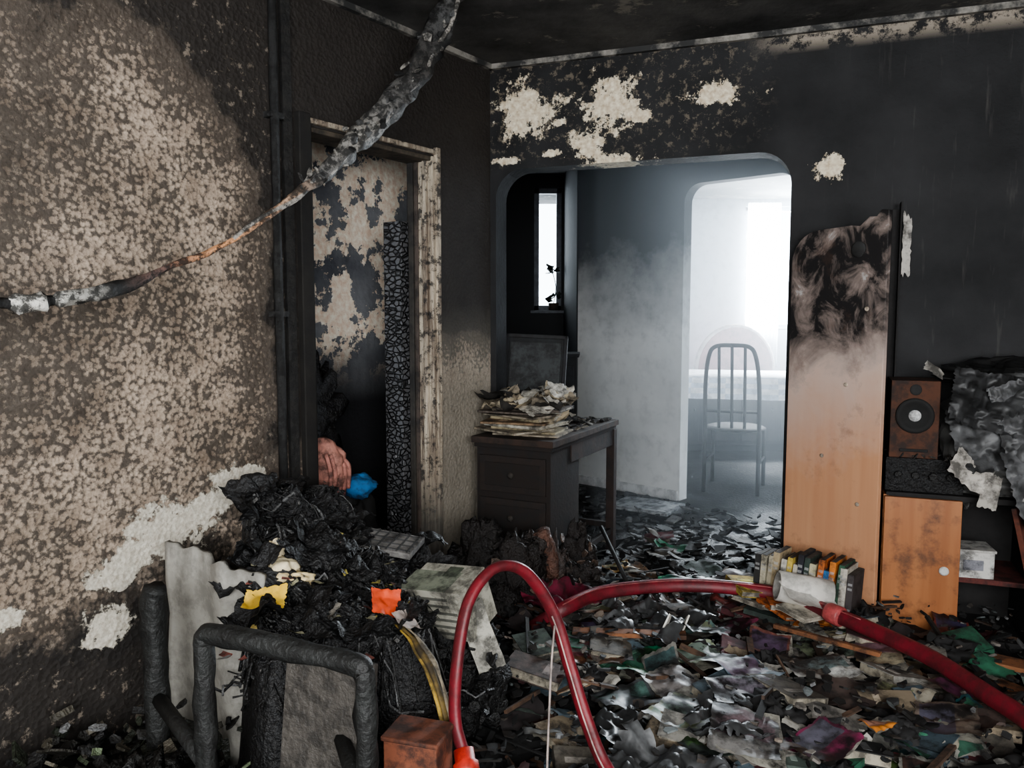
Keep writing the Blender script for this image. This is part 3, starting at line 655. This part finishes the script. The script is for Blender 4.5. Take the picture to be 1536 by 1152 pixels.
b=B(); b.sheet(.15,.11,.3,.03,(.55,.51,.46),0,Matrix.Translation((.29,-.03,.72))@Euler((1.0,.6,.1)).to_matrix().to_4x4(),16,14,ragged=.12)
b.sheet(.06,.13,.3,.02,(.42,.39,.35),0,Matrix.Translation((.36,-.04,.65))@Euler((1.2,.3,.1)).to_matrix().to_4x4(),14,12,ragged=.12)
b.sheet(.08,.05,.3,.02,(.45,.42,.38),0,Matrix.Translation((.17,.1,1.075))@Euler((.7,.5,.1)).to_matrix().to_4x4(),10,8,ragged=.12)
b.sheet(.34,.07,.3,.03,(.35,.34,.32),0,Matrix.Translation((.60,-.04,.63))@Euler((.9,.1,.0)).to_matrix().to_4x4(),18,8,ragged=.12)
b.obj('torn_paper_scraps',[M_A],Rp,aB)
b=B(); 
for a_,c_ in (((.44,-.05,.60),(.56,-.12,.02)),((.62,-.02,.50),(.66,-.2,.03))):
    a_=Vector(a_);c_=Vector(c_);d=c_-a_; b.box((0,0,d.length/2),(.035,.018,d.length),(.13,.04,.025),0,M=Matrix.Translation(a_)@d.to_track_quat('Z','Y').to_matrix().to_4x4())
b.obj('broken_shelf_board',[M_A],Rp,aB,.002)
# book row
b=B(); bx=0; cols=[(.03,.03,.03),(.5,.46,.35),(.45,.4,.3),(.4,.32,.2),(.55,.52,.45),(.6,.45,.1),(.52,.48,.4),(.03,.03,.04),(.04,.06,.05),(.5,.45,.3),(.6,.17,.04),(.04,.17,.4),(.6,.2,.04),(.04,.10,.06),(.5,.46,.4),(.06,.05,.05)]
for i,c in enumerate(cols):
    t=U(.018,.027); h=U(.18,.225); dd=.12
    Mx=Matrix.Translation((bx,0,0))@Euler((0,U(.05,.14),0)).to_matrix().to_4x4()
    b.box((t/2,0,h/2),(t,dd,h),c,0,M=Mx); b.box((t/2,.002,h/2+.001),(t-.006,dd-.006,h+.001),(.06,.055,.05),0,M=Mx)
    for zz in (.25,.7,.8): b.box((t/2,-dd/2-.0005,h*zz),(t*.7,.001,h*.05),tuple(min(1,q*.4+.25) for q in c),0,M=Mx)
    bx+=t+.002
for i in range(9):
    b.book(U(.11,.15),U(.15,.2),U(.015,.03),random.choice(cols),Matrix.Translation((U(.0,.4),-.12+U(-.05,.03),-.05+.012*i))@Euler((U(-.2,.2),U(-.2,.2),U(0,6))).to_matrix().to_4x4(),(.4,.36,.3))
b.obj('row_of_books',[M_A],(1.02,3.23,.14),-.72,.0015)
b=B(); b.box((.16,0,.07),(.40,.15,.14),(.05,.03,.02)); b.box((.16,-.0,.132),(.42,.17,.012),(.07,.04,.03)); b.obj('fallen_drawer',[M_A],(1.03,3.22,0),-.72,.003)
# ------------------------------------------------------------ desk in the archway
DK=(.195,4.02,0); dr=-D2R(27); wd=(.018,.012,.010)
b=B()
b.box((0,0,.715),(.42,.88,.03),(.045,.027,.02)); b.box((0,0,.69),(.40,.86,.02),wd)
b.box((0,-.25,.35),(.38,.34,.66),wd)
for z in (.56,.36,.15):
    b.box((0,-.425,z),(.34,.015,.17),(.024,.016,.013)); b.box((0,-.434,z),(.28,.006,.11),(.016,.011,.009))
    b.lathe([(0,0),(.012,0),(.016,.012),(.008,.02),(0,.02)],(.06,.05,.04),0,12,Matrix.Translation((0,-.437,z))@Euler((math.pi/2,0,0)).to_matrix().to_4x4())
for x_ in(-.18,.18): b.box((x_,.41,.34),(.045,.045,.68),(.03,.018,.015)); b.box((x_*1.03,.12,.64),(.02,.62,.09),(.03,.018,.015))
b.box((0,.41,.15),(.34,.03,.03),wd)
b.box((.18,.12,.12),(.025,.60,.03),wd)
for i in range(90): b.shard(U(.01,.04),.006,random.choice([(.01,.01,.01),(.04,.035,.03),(.2,.18,.15)]),Matrix.Translation((U(-.18,.18),U(-.1,.4),.735))@Euler((U(-.4,.4),U(-.4,.4),U(0,6))).to_matrix().to_4x4())
b.obj('small_writing_desk',[M_A],DK,dr,.004)
b=B(); z=.732
for i in range(12):
    t=U(.006,.018); c=random.choice([(.42,.36,.28),(.3,.2,.12),(.5,.47,.4),(.15,.12,.1),(.45,.38,.25)])
    Mx=Matrix.Translation((-.02+U(-.05,.05),-.24+U(-.06,.06),z))@Euler((0,0,U(-.5,.5)+1.5)).to_matrix().to_4x4()
    b.book(U(.20,.28),U(.24,.34),t,c,Mx); z+=t
for i in range(44):
    b.sheet(U(.1,.22),U(.08,.18),U(.2,.6),.04,random.choice([(.7,.66,.58),(.4,.34,.26),(.05,.045,.04),(.5,.42,.3)]),0,Matrix.Translation((U(-.15,.15),U(-.36,-.05),z-.06+U(0,.11)))@Euler((U(-.35,.35),U(-.35,.35),U(0,6))).to_matrix().to_4x4(),11,11,ragged=.15)
b.lump((.08,-.15,z+.06),(.07,.05,.045),(.7,.68,.62),0,.4,2.0,28,18,sharp=True)
b.obj('stack_of_papers',[M_A],DK,dr)
b=B(); b.box((0,0,.23),(.33,.025,.46),(.02,.022,.024)); b.box((0,-.015,.23),(.27,.012,.39),(.05,.054,.056))
for x_ in(-.155,.155): b.box((x_,-.012,.23),(.02,.02,.47),(.02,.02,.024))
b.box((0,-.012,.455),(.33,.02,.02),(.03,.03,.032))
o=b.obj('leaning_cabinet_door',[M_A],(.10,4.14,.735),0,.004); o.rotation_euler=(-.22,.04,-.15)
b=B(); b.box((0,0,.5),(.34,.3,1.0),(.015,.017,.019)); b.box((0,0,1.01),(.37,.33,.025),(.02,.022,.025))
for i in range(4): b.box((0,-.155,.15+.23*i),(.30,.01,.19),(.02,.022,.025)); b.box((0,-.165,.15+.23*i),(.08,.01,.012),(.1,.1,.1))
b.obj('added_dark_dresser',[M_A],(.30,5.75,0),-.1,.005)  # added dark block standing in for the darkness of the corridor
b=B(); b.box((0,0,0),(.42,.3,.015),(.30,.31,.32),0,(0.03,0,0)); b.box((0,0,.01),(.38,.26,.004),(.38,.39,.40),0,(0.03,0,0)); b.obj('fallen_shelf_panel',[M_A],(.88,5.15,.05),-.6,.002)
# ------------------------------------------------------------ far room
def chair(name,loc,rz,col):
    b=B()
    for sx in(-.19,.19):
        b.tube(spath([(sx,.2,0),(sx,.19,.45),(sx*.98,.23,.8),(sx*.85,.26,1.0),(sx*.6,.27,1.07),(0,.275,1.08)],8),.015,col,0,8)
        b.tube(spath([(sx,-.2,0),(sx,-.18,.45)],3),.015,col,0,8)
        b.tube([(sx,-.18,.22),(sx,.2,.22)],.010,col,0,8)
    for x_ in(-.09,0,.09): b.tube(spath([(x_,.2,.48),(x_,.23,.75),(x_,.27,1.075)],5),.011,col,0,8)
    b.tube([(-.19,.2,.6),(.19,.2,.6)],.010,col,0,8)
    b.lump((0,0,.46),(.22,.22,.03),(.02,.017,.017),0,.05,1,24,10)
    return b.obj(name,[M_A],loc,rz)
chair('metal_dining_chair',(1.66,5.90,0),math.pi-.4,(.006,.006,.008))
b=B(); b.box((0,0,.76),(1.3,.8,.03),(.2,.15,.1))
for sx in(-.58,.58):
    for sy in(-.33,.33): b.box((sx,sy,.37),(.06,.06,.74),(.04,.03,.025))
vs=[];fs=[];N=80; per=[]
for i in range(N):
    t=i/N*4; k_=int(t); f=t-k_; q=[(-.68,-.43),(.68,-.43),(.68,.43),(-.68,.43),(-.68,-.43)]
    per.append((q[k_][0]+(q[k_+1][0]-q[k_][0])*f,q[k_][1]+(q[k_+1][1]-q[k_][1])*f))
for j,(z,o_) in enumerate([(.785,.97),(.775,1.0),(.73,1.01),(.69,1.02),(.645,1.025),(.60,1.03)]):
    for i,(x_,y_) in enumerate(per):
        r_=o_+(.008*math.sin(i*1.57)*j if j>1 else 0); vs.append((x_*r_,y_*r_,z))
cl=[]
for j in range(5):
    for i in range(N): i2=(i+1)%N; fs.append((j*N+i,j*N+i2,(j+1)*N+i2,(j+1)*N+i)); cl.append((.9,.9,.92) if (i//2+j)%2 else (.62,.68,.78))
fs.append(tuple(range(N-1,-1,-1))); cl.append((.9,.9,.92)); b.add(vs,fs,cl,0,None,True)
b.obj('dining_table_with_tablecloth',[M_AC],(2.0,6.95,0),-.25)
b=B()
b.box((0,0,.36),(1.5,.35,.60),(.025,.022,.022)); b.box((0,0,.67),(1.56,.40,.025),(.03,.028,.028)); b.box((0,0,.03),(1.4,.3,.06),(.02,.02,.02))
for i in range(4): b.box((-.55+.367*i,-.18,.36),(.33,.015,.52),(.035,.03,.03)); b.lathe([(0,0),(.015,0),(.01,.02),(0,.02)],(.1,.1,.1),0,10,Matrix.Translation((-.43+.367*i,-.19,.4))@Euler((math.pi/2,0,0)).to_matrix().to_4x4())
b.obj('added_dark_sideboard',[M_A],(2.15,7.68,0),0,.004)  # added dark block in place of the shade beneath the table
b=B()
poly=[(-.37,0),(.37,0)]+[(.37*math.cos(a),.75+.42*math.sin(a)) for a in [math.pi*i/18 for i in range(19)]]
b.prism(poly,.10,(.50,.24,.25),0,Matrix.Translation((0,.0,.0))@Euler((math.pi/2,0,0)).to_matrix().to_4x4())
b.tube([(.37*math.cos(a),-.06,.75+.42*math.sin(a)) for a in [math.pi*i/18 for i in range(19)]],.035,(.9,.78,.75),0,8)
b.box((0,.24,.25),(.7,.34,.4),(.4,.25,.25)); b.lump((0,.24,.5),(.33,.14,.08),(.6,.4,.4),0,.1,2)
b.obj('round_back_armchair',[M_AC],(2.22,8.03,0),0,.01)
n=NT('sheer_curtain'); a=n.t.nodes.new('ShaderNodeBsdfTranslucent'); a.inputs[0].default_value=(.95,.96,.97,1); d_=n.t.nodes.new('ShaderNodeBsdfTransparent'); mx=n.t.nodes.new('ShaderNodeMixShader'); mx.inputs[0].default_value=.35; n.t.links.new(a.outputs[0],mx.inputs[1]); n.t.links.new(d_.outputs[0],mx.inputs[2]); n.t.links.new(mx.outputs[0],n.out.inputs[0]); M_CU=n.mat
b=B(); vs=[];fs=[]
for i in range(61):
    x_=-.17+.34*i/60; y_=.03*math.sin(i*.9)
    for z in (.75,1.6,2.45): vs.append((x_,y_,z))
for i in range(60):
    for j in range(2): a=i*3+j; fs.append((a,a+3,a+4,a+1))
b.add(vs,fs,(.9,.9,.9),0,None,True); b.obj('curtain',[M_CU],(2.62,8.43,0))
b=B(); b.lathe([(0,0),(.04,0),(.045,.06),(.04,.06)],(.05,.03,.02),0,14)
b.tube(spath([(0,0,.05),(.02,0,.2),(-.02,0,.36)],4),.004,(.01,.02,.015),0,5)
for i in range(9): b.sheet(.035,.07,.6,.01,(.01,.02,.015),0,Matrix.Translation((U(-.05,.04),0,.34+U(-.03,.05)))@Euler((U(-1,1),U(-1,1),U(0,6))).to_matrix().to_4x4(),4,4)
for i in range(8): b.sheet(.03,.06,.6,.01,(.01,.02,.015),0,Matrix.Translation((U(-.05,.05),0,.08+U(-.02,.05)))@Euler((U(-1,1),U(-1,1),U(0,6))).to_matrix().to_4x4(),4,4)
b.obj('potted_plant',[M_A],(.36,6.98,1.335))
# side room things
b=B(); 
b.lump(WL(.95,-.38,.35),(.22,.14,.40),(.012,.012,.013),0,.5,2.5,36,24,sharp=True)
b.lump(WL(.85,-.38,.85),(.13,.10,.25),(.01,.01,.012),0,.7,2.8,30,20,sharp=True)
b.obj('charred_clothes_pile',[M_BK])
b=B(); b.lump(WL(.99,-.12,.67),(.09,.07,.115),(.52,.24,.19),0,.25,1.6,40,26); b.lump(WL(.97,-.12,.53),(.08,.06,.1),(.25,.11,.10),0,.3,1.8,28,18)
for k_ in range(5): b.tube(spath([WL(1.04-.025*k_,-.06,.74-.01*k_),WL(1.03-.025*k_,-.045,.67),WL(1.02-.025*k_,-.06,.58)],5),.010,(.48,.21,.17),0,8,wob=.4)
b.obj('pink_garment',[M_A])
b=B(); b.lump(WL(.82,-.10,.565),(.075,.06,.05),(.02,.17,.42),0,.25,1.8,34,22); b.lump(WL(.82,-.12,.27),(.1,.08,.27),(.012,.012,.012),0,.4,2.2,24,16); b.obj('blue_plastic_bag',[M_A])
# smoke haze in hall
n=NT('smoke'); v=n.t.nodes.new('ShaderNodeVolumePrincipled'); v.inputs['Density'].default_value=.12; v.inputs['Color'].default_value=(.86,.93,1,1); v.inputs['Anisotropy'].default_value=.35
n.t.links.new(v.outputs[0],n.out.inputs['Volume'])
b=B(); b.box((2.4,6.35,1.25),(3.9,4.2,2.48)); o=b.obj('smoke_haze',[n.mat])
# ------------------------------------------------------------ lights / world / camera
def area(name,loc,rot,sx,sy,e,col):
    l=bpy.data.lights.new(name,'AREA'); l.shape='RECTANGLE'; l.size=sx; l.size_y=sy; l.energy=e; l.color=col
    o=bpy.data.objects.new(name,l); bpy.context.collection.objects.link(o); o.location=loc; o.rotation_euler=rot
area('window_daylight',(.2,-1.25,1.55),(D2R(90),0,0),2.9,1.3,150,(1,.97,.93))
area('far_window_daylight',(3.15,8.62,1.8),(D2R(-90),0,0),1.3,1.2,1150,(.87,.945,1))
area('corridor_window_daylight',(.31,7.12,1.85),(D2R(-90),0,0),.22,1.0,6,(.82,.92,1))
w_=bpy.data.worlds.new('sky'); bpy.context.scene.world=w_; w_.use_nodes=True
bg=w_.node_tree.nodes['Background']; bg.inputs[0].default_value=(.80,.91,1,1); bg.inputs[1].default_value=7.0
try: bpy.context.scene.view_settings.look='AgX - Medium High Contrast'
except Exception: pass
cam=bpy.data.cameras.new('cam'); cam.sensor_width=36; cam.lens=28.125; cam.clip_start=.02
co_=bpy.data.objects.new('camera',cam); bpy.context.collection.objects.link(co_); co_.location=(0,0,1.3); co_.rotation_euler=(D2R(85),0,0)
bpy.context.scene.camera=co_
